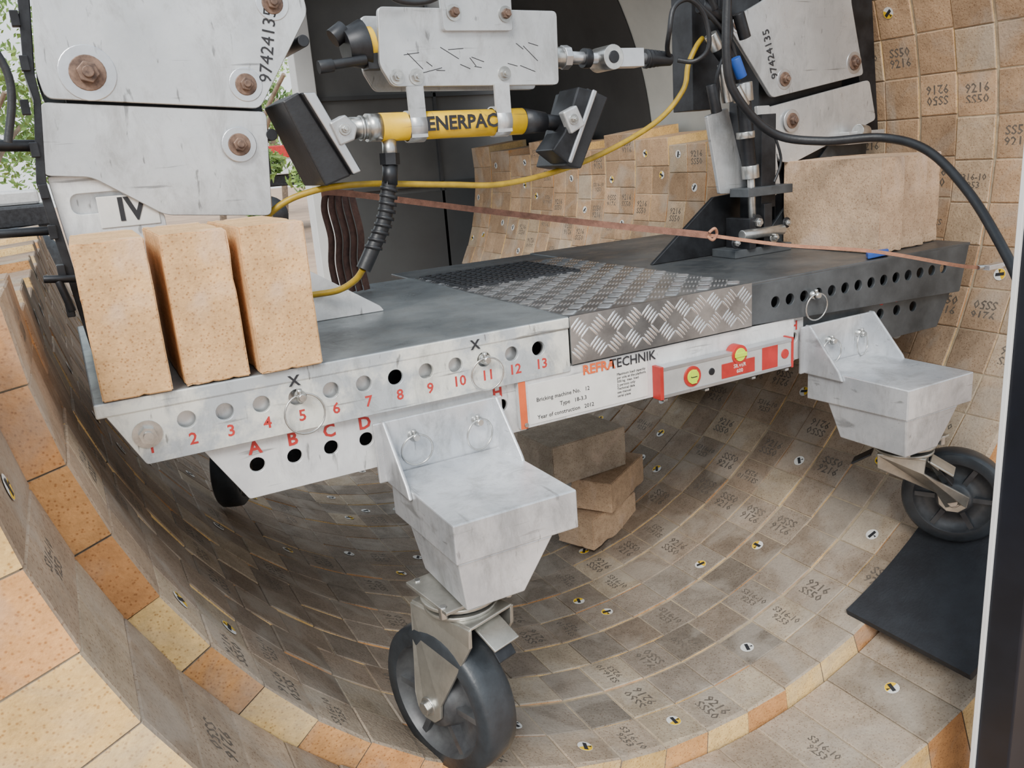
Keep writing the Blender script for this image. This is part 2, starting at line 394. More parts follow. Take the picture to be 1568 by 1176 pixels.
b.done('deck_right',pf,.002)
b=B()
b.bb(-.211,.208,-.008,.70,.8085,.8115,treadb)
b.bb(-.211,.208,-.0105,-.0065,.726,.8115,treadb)
def bars(o,u,v,lu,lv,nrm):
    cs=.038; nu=int(lu/cs); nv=int(lv/cs)
    for i in range(nu):
        for j in range(nv):
            cc=o+u*(cs*(i+.5)+(lu-nu*cs)/2)+v*(cs*(j+.5)+(lv-nv*cs)/2)
            s=1 if (i+j)%2 else -1
            d=(u+v*s).normalized(); e=(u*-s+v).normalized()
            for k in range(-2,3):
                c=cc+e*k*.0070; L=.0138;w=.0022;h=.0016
                pts=[c-d*L,c-d*L*.6+e*w,c+d*L*.6+e*w,c+d*L,c+d*L*.6-e*w,c-d*L*.6-e*w]
                top=[c-d*L*.6+nrm*h,c+d*L*.6+nrm*h]
                b.poly(pts+top,[(0,1,6),(1,2,7,6),(2,3,7),(3,4,7),(4,5,6,7),(5,0,6)],tread,True)
bars(V((-.211,-.006,.8116)),V((1,0,0)),V((0,1,0)),.419,.70,V((0,0,1)))
bars(V((-.211,-.0106,.730)),V((1,0,0)),V((0,0,1)),.419,.079,V((0,-1,0)))
b.done('tread_plate_deck',pf)
b=B()
b.bb(-.20,.10,.43,.69,.812,.8155,matm)  # dark sheet put in for shadow and dirt on the tread deck
for i in range(11):
    for j in range(9):
        b.cyl((-.185+.027*i,.445+.028*j,.8155),(-.185+.027*i,.445+.028*j,.818),.008,black,n=10)
b.done('dark_stud_patch',pf)
for k,(x,z) in enumerate(H):
    text('number_%d'%(k+1),pf,redt,str(k+1),.024,frame((x+.004,-.0068,.7365 if k<9 else .738),(1,0,0),(0,0,1)),bold=.0005)
b=B()
for k,(x,z) in enumerate(H):
    b.bb(x-.011,x+.019,-.0065,-.0058,.725,.749,lab2)
b.done('number_stickers',pf)
for ch,x in zip('ABCD',(-.758,-.702,-.645,-.588)):
    text('letter_'+ch,pf,redt,ch,.028,frame((x,.0075,.699),(1,0,0),(0,0,1)),bold=.0008)
for x in(-.352,.343): text('letter_H',pf,redt,'H',.026,frame((x,.0075,.701),(1,0,0),(0,0,1)),bold=.0008)
for ch,x in zip('CDE',(.61,.665,.72)):
    text('letter_right_'+ch,pf,redt,ch,.022,frame((x,.0095,.71),(1,0,0),(0,0,1)))
for x,z in((-.69,.795),(-.393,.797)):
    text('felt_mark',pf,blk,'x',.036,frame((x,-.0092,z),(1,0,0),(0,0,1)))
b=B(); b.bolt((-.897,-.006,.757),(0,-1,0),.0195,steel)
for x in (-.308,.325):
    b.cyl((x,-.004,.636),(x,-.008,.636),.004,steel,n=10)
b.done('end_bolt',pf)
def pin(nm,x,y,z,r=.028):
    b=B()
    b.cyl((x,y+.02,z),(x,y-.012,z),.0085,steel); b.cyl((x,y-.012,z),(x,y-.02,z),.0085,steel,r1=.005)
    b.cyl((x-.002,y-.012,z+.005),(x-.002,y-.012,z+.0125),.004,steel,n=10)
    b.done(nm,pf)
    ring(nm+'_ring',pf,(x+random.uniform(-.003,.003),y-.012,z-r+.004),r,.0016,(random.uniform(-.1,.15),random.uniform(-.3,.3)),steel)
pin('lock_pin_a',-.685,-.006,.768,.03); pin('lock_pin_b',-.380,-.006,.768); pin('lock_pin_c',.378,-.006,.763)
b=B(); b.bb(-.318,.33,-.004,.006,.629,.722,white); b.bb(-.318,-.304,-.0052,-.004,.629,.718,orng); b.bb(-.30,-.045,-.0052,-.004,.634,.706,lab)
b.done('sign_plate',pf,.0008)
text('sign_lettering_a',pf,orng,'REFRA',.0245,frame((-.188,-.0062,.7095),(1,0,0),(0,0,1)),'LEFT',bold=.0007)
text('sign_lettering_b',pf,blk,'TECHNIK',.0245,frame((-.130,-.0062,.7095),(1,0,0),(0,0,1)),'LEFT',bold=.0003)
text('type_plate_text',pf,blk,'Bricking machine No.   12\n                Type   18-3.3\nYear of construction   2012',.0105,frame((-.285,-.0056,.660),(1,0,0),(0,0,1)),'LEFT',line=1.5)
text('type_plate_small_print',pf,blk,'Maximum load capacity\nper side at the platform\n500 kg  max. load\n2 persons only\nTechnical data\nsee manual\nserial plate',.0068,frame((-.115,-.0056,.668),(1,0,0),(0,0,1)),'LEFT')
# ------------------------------------------------------------------ caster arms
def bracket(nm,x0,w,s=1,y0=0,m=armm):
    x1=x0+w
    def Y(v): return y0+s*v
    b=B()
    b.bb(x0-.018,x1+.012,Y(-.010),Y(-.004),.60,.700,m)
    for x,xx in((x0-.006,x0+.000),(x1-.006,x1)):
        b.prism([(x,Y(-.008),.703),(x,Y(-.008),.600),(x,Y(-.105),.600),(x,Y(-.095),.620),(x,Y(-.02),.703)],(xx-x,0,0),m)
    b.prism([(x0,Y(-.012),.613),(x0,Y(-.25),.613),(x0,Y(-.25),.553),(x0,Y(-.012),.545)],(w,0,0),m)
    zt,zb=.552,.476
    top=[(x0+.004,Y(-.245)),(x0+.157,Y(-.245)),(x0+.157,Y(-.06)),(x0+.004,Y(-.06))]
    bot=[(x0+.012,Y(-.242)),(x0+.105,Y(-.242)),(x0+.105,Y(-.09)),(x0+.012,Y(-.09))]
    b.poly([(x,y,zt) for x,y in top]+[(x,y,zb) for x,y in bot],[(0,1,2,3),(4,5,6,7),(0,1,5,4),(1,2,6,5),(2,3,7,6),(3,0,4,7)],m)
    ob=b.done(nm,pf,.0022)
bracket('caster_arm_left',-.563,.198)
bracket('caster_arm_right',.363,.191,m=armm)
bracket('caster_arm_rear_left',-.74,.19,-1,.69,dark)
bracket('caster_arm_rear_right',.55,.19,-1,.69,dark)
for k,(x,z) in enumerate(((-.518,.668),(-.405,.668),(.424,.66),(.515,.66))): pin('arm_pin_%d'%k,x,-.010,z,.026)
def caster(nm,stem,c,R,nx,ny,w=.027,ft=.066):
    g=group(nm)
    n=V((nx,ny,0)).normalized(); c=V(c); st=V(stem); r=V((-n.y,n.x,0))
    b=B()
    b.lathe(c,n,[(-w,R*.76),(-w,R*.93),(-w*.8,R*.985),(-w*.3,R),(w*.3,R),(w*.8,R*.985),(w,R*.93),(w,R*.76)],tyrem,48)
    b.lathe(c,n,[(w,R*.76),(w*.9,R*.74),(w*.5,R*.70),(w*.3,R*.40),(w*.9,R*.34),(w*1.15,R*.30),(w*1.15,R*.001)],hubm,48)
    b.lathe(c,n,[(-w,R*.76),(-w*.9,R*.74),(-w*.5,R*.70),(-w*.3,R*.40),(-w*.9,R*.34),(-w*1.15,R*.30),(-w*1.15,R*.001)],hubm,48)
    for k in range(6):
        a=2*math.pi*k/6; d=(r*math.cos(a)+V((0,0,1))*math.sin(a)); t=n.cross(d)
        R3=Matrix((d,t,n)).transposed()
        b.box(c+d*R*.53,(R*.42,.010,w*1.6),hubm,R3)
    ob=b.done('wheel',g)
    b=B(); up=V((0,0,1))
    for s in(-1,1):
        o=n*(w*1.15+.005)*s
        tp=V((st.x,st.y,st.z-.018))+n*(w*1.15+.007)*s
        a=[tp+r*ft,tp-r*ft,tp-r*(ft-.002)-up*.03,c+o-r*.030+up*.012,c+o-r*.026-up*.012,c+o-r*.011-up*.025,c+o+r*.011-up*.025,c+o+r*.026-up*.012,c+o+r*.030+up*.012,tp+r*(ft-.002)-up*.03]
        b.prism([p-n*.003 for p in a],n*.006,forkm)
        b.prism([p for p in (a[2],a[3],a[3]-n*s*.014,a[2]-n*s*.014)],r*.004,forkm)
        b.cyl(c+o,c+o+n*s*.005,.015,steel); b.cyl(c+o+n*s*.004,c+o+n*s*.013,.011,steel,n=6)
    b.cyl(c-n*.04,c+n*.04,.007,steel)
    b.box(V((st.x,st.y,st.z-.018)),(2*ft,.085,.005),forkm,Matrix((r,n,V((0,0,1)))).transposed())
    b.cyl((st.x,st.y,st.z-.016),(st.x,st.y,st.z-.010),.056,forkm,n=36); b.cyl((st.x,st.y,st.z-.010),(st.x,st.y,st.z-.002),.048,dark,n=32)
    b.cyl((st.x,st.y,st.z-.002),(st.x,st.y,st.z+.004),.060,forkm,n=36)
    b.box((st.x+.01,st.y+.01,st.z+.007),(.13,.12,.006),forkm,Matrix.Rotation(.12,3,'Z'))
    for dx in(-.045,.06):
        for dy in(-.04,.055): b.cyl((st.x+dx,st.y+dy,st.z-.008),(st.x+dx,st.y+dy,st.z+.012),.007,steel,n=6)
    q=V((st.x,st.y,st.z-.02))+r*.05
    MM=Matrix((r,n,V((0,0,1)))).transposed()
    b.box(q+r*.022-V((0,0,.02)),(.05,.05,.004),forkm,MM@Matrix.Rotation(.5,3,'Y'))
    b.box(q+r*.03-V((0,0,.04)),(.04,.035,.004),dark,MM@Matrix.Rotation(.9,3,'Y'))
    q=V((st.x,st.y,st.z-.03))-r*.06
    b.box(q-r*.018-V((0,0,.01)),(.045,.04,.004),dark,MM@Matrix.Rotation(-.6,3,'Y'))
    b.done('fork',g,.0015)
    return g
caster('swivel_caster',(-.528,-.165,.462),(-.556,-.150,.291),.122,-.95,-.30,.031)
caster('swivel_caster',(.475,-.165,.462),(.606,-.195,.322),.102,-.86,-.5,.026,.045)
caster('swivel_caster',(-.66,.83,.455),(-.69,.83,.392),.092,-.9,.4)
caster('swivel_caster',(.66,.83,.455),(.69,.83,.392),.092,-.9,.4)
# ------------------------------------------------------------------ spirit level
g=group('spirit_level')
b=B()
y0,y1=-.026,-.006
b.bb(-.026,.30,y0,y1,.632,.685,lab2)
b.bb(-.026,.30,y0-.001,y1,.681,.688,alu); b.bb(-.026,.30,y0-.001,y1,.629,.636,alu)
b.bb(-.034,-.026,y0-.002,y1+.002,.627,.690,red); b.bb(.30,.305,y0-.002,y1+.002,.627,.690,red)
b.bb(.115,.20,y0-.0015,y0,.639,.668,red); b.bb(.22,.262,y0-.0012,y0,.636,.682,red)
b.cyl((.042,y0-.003,.659),(.042,y0+.002,.659),.020,red,n=28); b.cyl((.042,y0-.005,.659),(.042,y0,.659),.0135,lime,n=28)
b.bb(.036,.048,y0-.008,y0-.004,.646,.672,lime); b.bb(.0355,.0485,y0-.0085,y0-.004,.658,.660,blk)
b.cyl((.160,y0-.003,.680),(.160,y0+.018,.680),.019,red,n=28); b.cyl((.160,y0-.005,.680),(.160,y0+.016,.680),.013,lime,n=28)
b.bb(.145,.175,y0-.007,y0-.004,.676,.684,lime)
b.cyl((.09,y0-.002,.659),(.09,y0+.001,.659),.007,dark,n=14); b.cyl((.282,y0-.002,.659),(.282,y0+.001,.659),.010,red,n=14)
b.done('level_body',g,.0012)
text('level_print',g,lab,'SILVER\n600',.011,frame((.160,y0-.002,.653),(1,0,0),(0,0,1)))
b=B()
for x in(-.02,.08,.2,.29): b.box((x,-.016,.624),(.01,.018,.005),steel)
b.done('level_holders',g,.001)
# ------------------------------------------------------------------ loose bricks on deck
def L_(x0,x1,y0,y1,z0,z1): return ((x0+x1)/2,(y0+y1)/2,(z0+z1)/2),(x1-x0,y1-y0,z1-z0)
for k,(x0,x1,yy) in enumerate(((-.940,-.852,-.015),(-.836,-.749,-.010),(-.7375,-.647,-.018))):
    c,s=L_(x0,x1,yy,yy+.25,.8125,1.020)
    rough_brick('refractory_brick',c,s,brickm,seed=k,rz=D(-1.2+.8*k))
for k,(x0,x1,yy) in enumerate(((.628,.703,.035),(.714,.80,.05),(.808,.875,.07))):
    c,s=L_(x0,x1,yy,yy+.28,.8125,1.018)
    rough_brick('refractory_brick',c,s,brickp,seed=k+5)
rough_brick('refractory_brick',(.235,.62,.078),(.22,.12,.09),brickp,rz=D(22),seed=11)
rough_brick('refractory_brick',(.285,.63,.172),(.24,.12,.085),brickp,rz=D(32),seed=12)
rough_brick('refractory_brick',(.20,.68,.273),(.25,.17,.115),brickg,rz=D(4),seed=13)
# ------------------------------------------------------------------ rubber mat
b=B(); vs=[];n=16
for k in range(n+1):
    p=D(22)+(D(41.5)-D(22))*k/n
    vs+=[cp(p,1.017,-.40),cp(p,1.017,-.12),cp(p,1.002,-.12),cp(p,1.002,-.40)]
fs=[(4*k+j,4*k+(j+1)%4,4*k+4+(j+1)%4,4*k+4+j) for k in range(n) for j in range(4)]+[(0,1,2,3),(4*n+3,4*n+2,4*n+1,4*n)]
b.poly(vs,fs,matm); b.done('rubber_mat',None)
# ------------------------------------------------------------------ arch machine
ar=group('bricking_arch')
def AP(nm,pts,y,th=.008,holes=(),m=alup,r=.012): return plate(nm,ar,m,rnd(pts,r),holes,th,XZ(y),.0012)
up=[(-.905,1.46),(-.934,1.26),(-.929,1.221),(-.611,1.193),(-.508,1.344),(-.525,1.46)]
lo=[(-.938,1.217),(-.600,1.188),(-.617,1.015),(-.79,1.033),(-.888,1.102),(-.955,1.109)]
AP('leg_upper_plate',up,.30); AP('leg_upper_plate_back',up,.44)
AP('leg_lower_plate',lo,.306); AP('leg_lower_plate_back',lo,.434)
base=[(-.95,1.108),(-.888,1.105),(-.79,1.035),(-.79,.8115),(-.925,.8115)]
slot=rnd([(-.925,1.078),(-.845,1.078),(-.845,1.046),(-.925,1.046)],.016,6)
AP('leg_base_plate',base,.318,.01,[slot],white,.006)
AP('leg_gusset',[(-.80,.8115),(-.423,.8115),(-.43,.822),(-.566,.913),(-.80,.99)],.335,.008,(),white,.004)
b=B()
b.bb(-.90,-.60,.33,.43,1.085,1.46,dark)
b.bb(-.935,-.80,.326,.330,1.03,1.09,alup)
b.bb(-.91,-.62,.345,.45,.8115,.84,dark); b.bb(-.88,-.66,.36,.43,.84,.98,dark)
b.prism([(-.925,.30,1.46),(-.950,.30,1.26),(-.945,.30,1.22),(-.966,.30,1.10),(-.940,.30,.82),(-.928,.30,.82),(-.952,.30,1.10),(-.935,.30,1.22),(-.936,.30,1.26),(-.908,.30,1.46)],(0,.14,0),dark)
for k in range(9): b.box((-.958+.012*(k>5),.302,.90+.062*k),(.012,.016,.022),dark)
b.cyl((-1.10,.33,1.165),(-.95,.33,1.155),.009,dark); b.cyl((-1.10,.33,1.03),(-.95,.33,1.025),.007,dark); b.cyl((-1.08,.33,1.165),(-1.02,.33,1.162),.014,black)
b.cyl((-.985,.28,.955),(-.94,.28,.95),.006,dark); b.cyl((-.965,.28,.95),(-.955,.28,.90),.006,dark)
b.box((-.843,.311,1.046),(.09,.003,.05),lab)
for (x,z,r) in((-.864,1.256,.033),(-.629,1.232,.022),(-.566,1.358,.022),(-.655,1.137,.023)):
    b.bolt((x,.294,z),(0,-1,0),r*.8,rust)
    b.cyl((x,.2965,z),(x,.2935,z),r*1.25,alu,n=30)
for x,z in((-.597,1.15),(-.52,1.30)): b.cyl((x,.30,z),(x,.44,z),.01,dark)
b.done('leg_hardware',ar,.0012)
text('roman_numeral',ar,blk,'IV',.052,frame((-.838,.3085,1.047),(1,0,0),(0,0,1)),bold=.0012)
text('serial_number',ar,blk,'97424135',.030,frame((-.583,.2935,1.292),(.22,0,1),(-1,0,.22)))
upr=[(.428,1.329),(.545,1.378),(.60,1.46),(.84,1.46),(.822,1.38),(.876,1.209),(.567,1.166)]
lor=[(.536,1.142),(.905,1.197),(.935,1.10),(.644,1.013),(.60,1.02)]
AP('leg_r_upper_plate',upr,.30); AP('leg_r_upper_plate_back',upr,.44)
AP('leg_r_lower_plate',lor,.306); AP('leg_r_lower_plate_back',lor,.434)
AP('leg_r_side_plate',[(.378,1.135),(.44,1.15),(.505,.955),(.415,.96)],.31,.008,(),alup,.004)
AP('leg_r_base_plate',[(.80,1.05),(.94,1.08),(.93,.8115),(.60,.8115),(.60,.86)],.335,.01,(),raild,.006)
AP('leg_r_gusset',[(.25,.8115),(.62,.8115),(.62,.96),(.44,.95)],.36,.008,(),dark,.004)
AP('leg_r_strut_plate',[(.52,1.15),(.56,1.15),(.60,.95),(.55,.93)],.30,.008,(),alup,.004)
b=B()
b.bb(.56,.84,.33,.43,1.04,1.46,dark); b.bb(.62,.90,.335,.45,.8115,1.04,dark)
b.prism([(.90,.33,1.46),(.93,.33,1.46),(.985,.33,1.05),(.94,.33,1.05),(.86,.33,1.38)],(0,.1,0),dark)
for (x,z,r) in((.605,1.206,.018),(.839,1.238,.020),(.631,1.112,.020),(.70,1.41,.018),(.46,1.325,.014)): 
    b.bolt((x,.294,z),(0,-1,0),r*.9,rust); b.cyl((x,.2965,z),(x,.2935,z),r*1.3,alu,n=28)
b.cyl((.455,.27,1.16),(.472,.27,1.02),.016,dark); b.cyl((.474,.27,1.02),(.477,.27,.99),.020,steel); b.cyl((.477,.27,.99),(.482,.27,.90),.009,steel)
b.cyl((.45,.27,1.20),(.455,.27,1.16),.022,steel)
b.cyl((.46,.27,1.095),(.461,.27,1.08),.021,steel)
b.bb(.50,.545,.26,.33,.92,1.13,dark); b.bb(.44,.58,.24,.30,.950,.970,raild)
b.bb(.42,.60,.26,.34,.8115,.83,raild); b.bb(.455,.475,.25,.33,.83,.90,dark); b.bb(.50,.525,.25,.33,.83,.93,dark)
b.cyl((.43,.25,.865),(.56,.25,.865),.012,steel); b.bolt((.48,.255,.89),(0,-1,0),.018,dark,steel); b.bolt((.53,.25,.85),(0,-1,0),.014,steel)
b.bolt((.41,.25,.85),(0,-1,0),.013,dark,steel); b.bolt((.57,.25,.88),(0,-1,0),.013,dark,steel)
for p,q,r,m in(((.40,.28,1.46),(.41,.28,1.30),.014,dark),((.37,.28,1.30),(.43,.28,1.24),.018,dark),((.385,.26,1.24),(.40,.26,1.16),.013,steel),
               ((.41,.25,1.25),(.43,.25,1.21),.012,blue),((.34,.28,1.36),(.42,.28,1.33),.015,dark),((.33,.27,1.42),(.37,.27,1.35),.010,dark),((.36,.27,1.2),(.375,.27,1.14),.012,dark),
               ((.42,.25,1.34),(.44,.25,1.29),.013,dark),((.40,.24,1.19),(.43,.24,1.15),.012,steel),((.35,.26,1.30),(.37,.26,1.27),.014,steel)):
    b.cyl(p,q,r,m)
b.bb(.36,.44,.33,.40,1.15,1.46,dark)
b.cyl((.83,.27,1.075),(.86,.27,1.07),.018,steel); b.bb(.80,.93,.27,.31,1.045,1.075,alup)
b.done('leg_r_hardware',ar,.0012)
text('serial_number_r',ar,blk,'97424135',.028,frame((.560,.2935,1.262),(-.30,0,1),(-1,0,-.30)))
def arcplate(nm,y):
    o=[];n=24
    for k in range(n+1):
        a=math.pi*k/n; o.append((-.03+.86*math.cos(a),1.42+.36*math.sin(a)))
    for k in range(n,-1,-1):
        a=math.pi*k/n; o.append((-.03+.62*math.cos(a),1.42+.22*math.sin(a)))
    plate(nm,ar,alup,o,[],.008,XZ(y),.0012)
arcplate('arch_top_plate',.30); arcplate('arch_top_plate_back',.44)
# ------------------------------------------------------------------ centre jack unit
jk=group('hydraulic_wedge_jack')
JY=.25
plate('jack_plate',jk,alup,rnd([(-.400,1.346),(-.042,1.341),(-.046,1.209),(-.388,1.216),(-.408,1.252)],.01),[circ(-.258,1.335,.006)],.008,XZ(JY),.001)
plate('jack_plate_back',jk,alup,rnd([(-.400,1.346),(-.042,1.341),(-.046,1.209),(-.388,1.216),(-.408,1.252)],.01),[],.008,XZ(JY+.09),.001)
plate('clevis',jk,alup,rnd([(-.287,1.62),(-.140,1.62),(-.146,1.305),(-.285,1.305)],.006),[],.010,XZ(JY-.010),.001)
b=B()
for (x,z,r) in((-.379,1.232,.013),(-.342,1.231,.014),(-.165,1.232,.013),(-.160,1.333,.014),(-.264,1.335,.014)): b.bolt((x,JY-.005 if z<1.3 else JY-.016,z),(0,-1,0),r,steel,rust if z>1.3 else steel)
b.bb(-.36,-.07,JY+.01,JY+.085,1.23,1.33,dark)
for x in(-.349,-.175):
    b.bb(x-.0155,x+.0155,JY-.012,JY-.006,1.128,1.215,alup)
rs=random.Random(4)
for k in range(16):
    x=rs.uniform(-.36,-.08); z=rs.uniform(1.235,1.29); a=rs.uniform(-.5,.9)
    b.box((x,JY-.0053,z),(rs.uniform(.012,.045),.0004,.0012),blk,Matrix.Rotation(a,3,'Y'))
b.done('jack_frame',jk)
cy=JY+.012
b=B()
A=V((-.415,cy,1.150));Bp=V((-.125,cy,1.146))
b.cyl(A,Bp,.0245,yel,n=32)
b.cyl((-.470,cy,1.151),(-.415,cy,1.150),.019,steel,n=28); b.cyl((-.440,cy,1.1505),(-.415,cy,1.150),.024,steel,n=28); b.cyl((-.452,cy,1.1505),(-.446,cy,1.1505),.0215,steel,n=28)
b.cyl((-.125,cy,1.146),(-.075,cy,1.142),.025,black,r1=.019,n=28)
b.cyl((-.1,cy,1.146),(-.02,cy,1.135),.015,dark)
for x in(-.349,-.175):
    b.lathe((x,cy,1.148),(1,0,0),[(-.0155,.0255),(-.0155,.028),(.0155,.028),(.0155,.0255)],alup,32)
b.cyl((-.400,cy,1.13),(-.402,cy,1.09),.013,steel); b.cyl((-.402,cy,1.105),(-.403,cy,1.085),.018,dark,n=6); b.cyl((-.403,cy,1.085),(-.408,cy,1.05),.014,dark)
b.done('ram_cylinder',jk)
text('ram_lettering',jk,blk,'ENERPAC',.034,frame((-.262,cy-.0248,1.149),(1,0,0),(0,0,1)),bold=.001,sp=1.0)
tube('ram_hose_sleeve',jk,black,[(-.408,cy,1.055),(-.415,cy,1.03),(-.428,cy,.985),(-.455,cy,.94),(-.477,cy,.905)],.0135)
b=B()
for k in range(9):
    p=V((-.41,cy,1.045)).lerp(V((-.452,cy,.945)),k/8)+V((.008*math.sin(math.pi*k/8),0,0)); d=V((-.3,0,-1)).normalized(); b.cyl(p,p+d*.006,.0165,black,n=16)
b.done('hose_rings',jk)
def pad(nm,quad,y0,y1,m):
    b=B(); b.prism([(x,y0,z) for x,z in quad],(0,y1-y0,0),m); return b.done(nm,jk,.003)
pad('rubber_pad_left',[(-.588,1.198),(-.560,1.212),(-.488,1.072),(-.535,1.058)],JY-.02,JY+.12,black)
pad('pad_backing_left',[(-.560,1.210),(-.536,1.208),(-.472,1.080),(-.488,1.072)],JY-.03,JY+.13,dark)
pad('pad_edge_left',[(-.556,1.209),(-.536,1.209),(-.474,1.078),(-.488,1.074)],JY-.034,JY-.030,alu)
pad('pad_lug_left',[(-.520,1.160),(-.492,1.172),(-.472,1.152),(-.480,1.130),(-.506,1.122)],JY-.04,JY-.01,alup)
pad('rubber_pad_right',[(.010,1.200),(.058,1.180),(-.014,1.048),(-.050,1.056)],JY-.02,JY+.10,black)
pad('pad_backing_right',[(-.018,1.202),(.022,1.192),(-.048,1.060),(-.085,1.088),(-.055,1.12)],JY-.03,JY+.04,dark)
pad('pad_edge_right',[(.014,1.196),(.024,1.192),(-.044,1.060),(-.052,1.064)],JY-.034,JY-.029,alu)
pad('pad_lug_right',[(-.062,1.156),(-.030,1.168),(-.012,1.13),(-.045,1.115)],JY-.04,JY-.02,alup)
b=B(); b.bolt((-.496,JY-.04,1.148),(0,-1,0),.010,steel); b.bolt((-.04,JY-.04,1.142),(0,-1,0),.010,steel)
b.cyl((-.405,JY+.03,1.29),(-.425,JY+.03,1.288),.030,yel,n=24); b.cyl((-.42,JY+.03,1.29),(-.455,JY+.03,1.285),.042,dark,r1=.03,n=24)
b.cyl((-.452,JY+.03,1.315),(-.475,JY+.03,1.30),.016,dark); b.cyl((-.51,JY,1.252),(-.43,JY,1.262),.008,black,n=16); b.cyl((-.515,JY,1.251),(-.49,JY,1.254),.011,black)
b.box((-.41,JY+.02,1.262),(.03,.03,.03),black)
b.cyl((-.045,JY+.03,1.262),(-.015,JY+.03,1.262),.020,steel,n=20); b.cyl((-.015,JY+.03,1.262),(.0,JY+.03,1.262),.023,alu,n=8); b.cyl((0,JY+.03,1.262),(.04,JY+.03,1.26),.012,alu,n=16); b.cyl((.035,JY+.03,1.26),(.05,JY+.03,1.259),.019,dark,n=20)
b.cyl((.05,JY+.03,1.259),(.19,JY+.03,1.257),.011,alu,n=16)
b.cyl((.09,JY+.0,1.258),(.09,JY+.06,1.258),.024,steel,n=28); b.cyl((.09,JY-.002,1.258),(.09,JY+.062,1.258),.012,dark,n=20)
b.box((.14,JY+.03,1.258),(.07,.035,.036),alu)
b.cyl((.19,JY+.03,1.257),(.25,JY+.02,1.252),.018,black,r1=.012,n=16)
for k in range(6): b.cyl((.19+.01*k,JY+.03,1.256),(.195+.01*k,JY+.03,1.256),.0195-.001*k,black,n=16)
b.done('swivel_fittings',jk,.0008)
# ------------------------------------------------------------------ hoses
hs=group('hydraulic_hoses')
tube('yellow_hose',hs,yhose,[(-.70,.36,.93),(-.613,.32,1.020),(-.540,.30,1.050),(-.44,.3,1.054),(-.284,.3,1.040),(-.141,.3,1.031),(.048,.3,1.062),(.222,.3,1.125),(.305,.3,1.19),(.322,.3,1.243),(.345,.3,1.28),(.38,.32,1.30)],.0058,10)
tube('yellow_hose_lower',hs,yhose,[(-.478,.262,.905),(-.49,.28,.885),(-.52,.30,.868),(-.57,.33,.862),(-.64,.36,.85)],.006)
tube('black_hose',hs,black,[(.35,.2,1.46),(.34,.2,1.25),(.371,.2,1.165),(.467,.19,1.086),(.551,.13,1.062),(.64,.05,1.060),(.654,-.05,1.029),(.642,-.15,.951),(.60,-.25,.859),(.573,-.32,.77),(.56,-.40,.60)],.0095,10)
tube('black_hose_loop',hs,black,[(.25,.27,1.252),(.225,.25,1.27),(.207,.22,1.30),(.22,.22,1.345),(.26,.22,1.36),(.30,.22,1.33),(.31,.22,1.27),(.29,.24,1.245),(.26,.26,1.25)],.005)
tube('hose_coil',hs,black,[(-.40,.2,1.375),(-.385,.2,1.350),(-.34,.2,1.345),(-.30,.2,1.36),(-.285,.2,1.40),(-.30,.22,1.5)],.0055)
tube('thin_hose_a',hs,black,[(.28,.27,1.46),(.31,.27,1.38),(.37,.27,1.33),(.42,.27,1.28),(.44,.27,1.2)],.0055)
tube('thin_hose_b',hs,dark,[(.43,.25,1.46),(.39,.25,1.38),(.40,.25,1.30),(.37,.26,1.22),(.375,.27,1.15)],.0045)
tube('thin_hose_c',hs,black,[(.50,.23,1.10),(.52,.22,1.03),(.50,.22,.98)],.003)
tube('thin_hose_d',hs,black,[(-.94,.27,1.46),(-1.0,.27,1.36),(-.97,.27,1.25),(-.99,.27,1.16)],.006)
# ------------------------------------------------------------------ strap
st=group('ratchet_strap')
def ribbon(nm,P,w,m,up=(0,0,1),n=8):
    P=catmull(P,n); b=B(); vs=[]
    up=V(up)
    for p in P: vs+=[p-up*w/2,p+up*w/2,p+up*w/2+V((.0,.0015,0)),p-up*w/2+V((.0,.0015,0))]
    m_=len(P)-1
    b.poly(vs,[(4*k+j,4*k+(j+1)%4,4*k+4+(j+1)%4,4*k+4+j) for k in range(m_) for j in range(4)]+[(0,1,2,3),(4*m_+3,4*m_+2,4*m_+1,4*m_)],m)
    return b.done(nm,st)
ribbon('strap_band',[(-.44,.60,1.035),(-.39,.60,1.032),(-.09,.6,.969),(.09,.35,.925),(.198,.1,.899)],.014,strapm)
ribbon('strap_band_front',[(.198,.1,.899),(.33,.02,.868),(.44,-.1,.85),(.56,-.19,.815),(.62,-.2,.803)],.007,strapc)
for k in range(5):
    x=-.440+.017*k
    P=catmull([(x+.012,.6+.01*k,1.036),(x+.004,.6,1.0),(x+.008,.59,.94),(x+.004,.6,.88),(x+.010,.6,.815)],6)
    b=B();vs=[]
    for p in P: vs+=[p+V((-.009,0,0)),p+V((.009,.012,0)),p+V((.009,.014,0)),p+V((-.009,.002,0))]
    q=len(P)-1
    b.poly(vs,[(4*a+j,4*a+(j+1)%4,4*a+4+(j+1)%4,4*a+4+j) for a in range(q) for j in range(4)],strapd); b.done('strap_tail_%d'%k,st)
b=B(); b.cyl((.62,-.2,.803),(.70,-.22,.80),.005,steel); b.box((.655,-.21,.802),(.05,.016,.010),alu); b.cyl((.70,-.22,.80),(.78,-.24,.798),.004,steel)
b.done('strap_hook',st,.001)
tube('strap_knot',st,strapc,[(.195,.095,.905),(.205,.09,.912),(.215,.095,.90),(.2,.09,.89),(.19,.095,.898)],.003)
b=B(); b.prism([(.55,-.0,.813),(.61,-.004,.816),(.64,.02,.8125),(.58,.03,.8125)],(0,0,.012),blue); b.done('blue_cloth',None,.002)
# ------------------------------------------------------------------ foreground post
g=group('door_post')
b=B(); b.bb(.236,.39,-.56,-.50,-.3,1.9,navy); b.bb(.39,.42,-.60,-.48,-.3,1.9,navy); b.done('post_body',g,.003)
b=B(); b.bb(.231,.2365,-.507,-.499,-.3,1.9,postw); b.done('post_trim',g,.001)
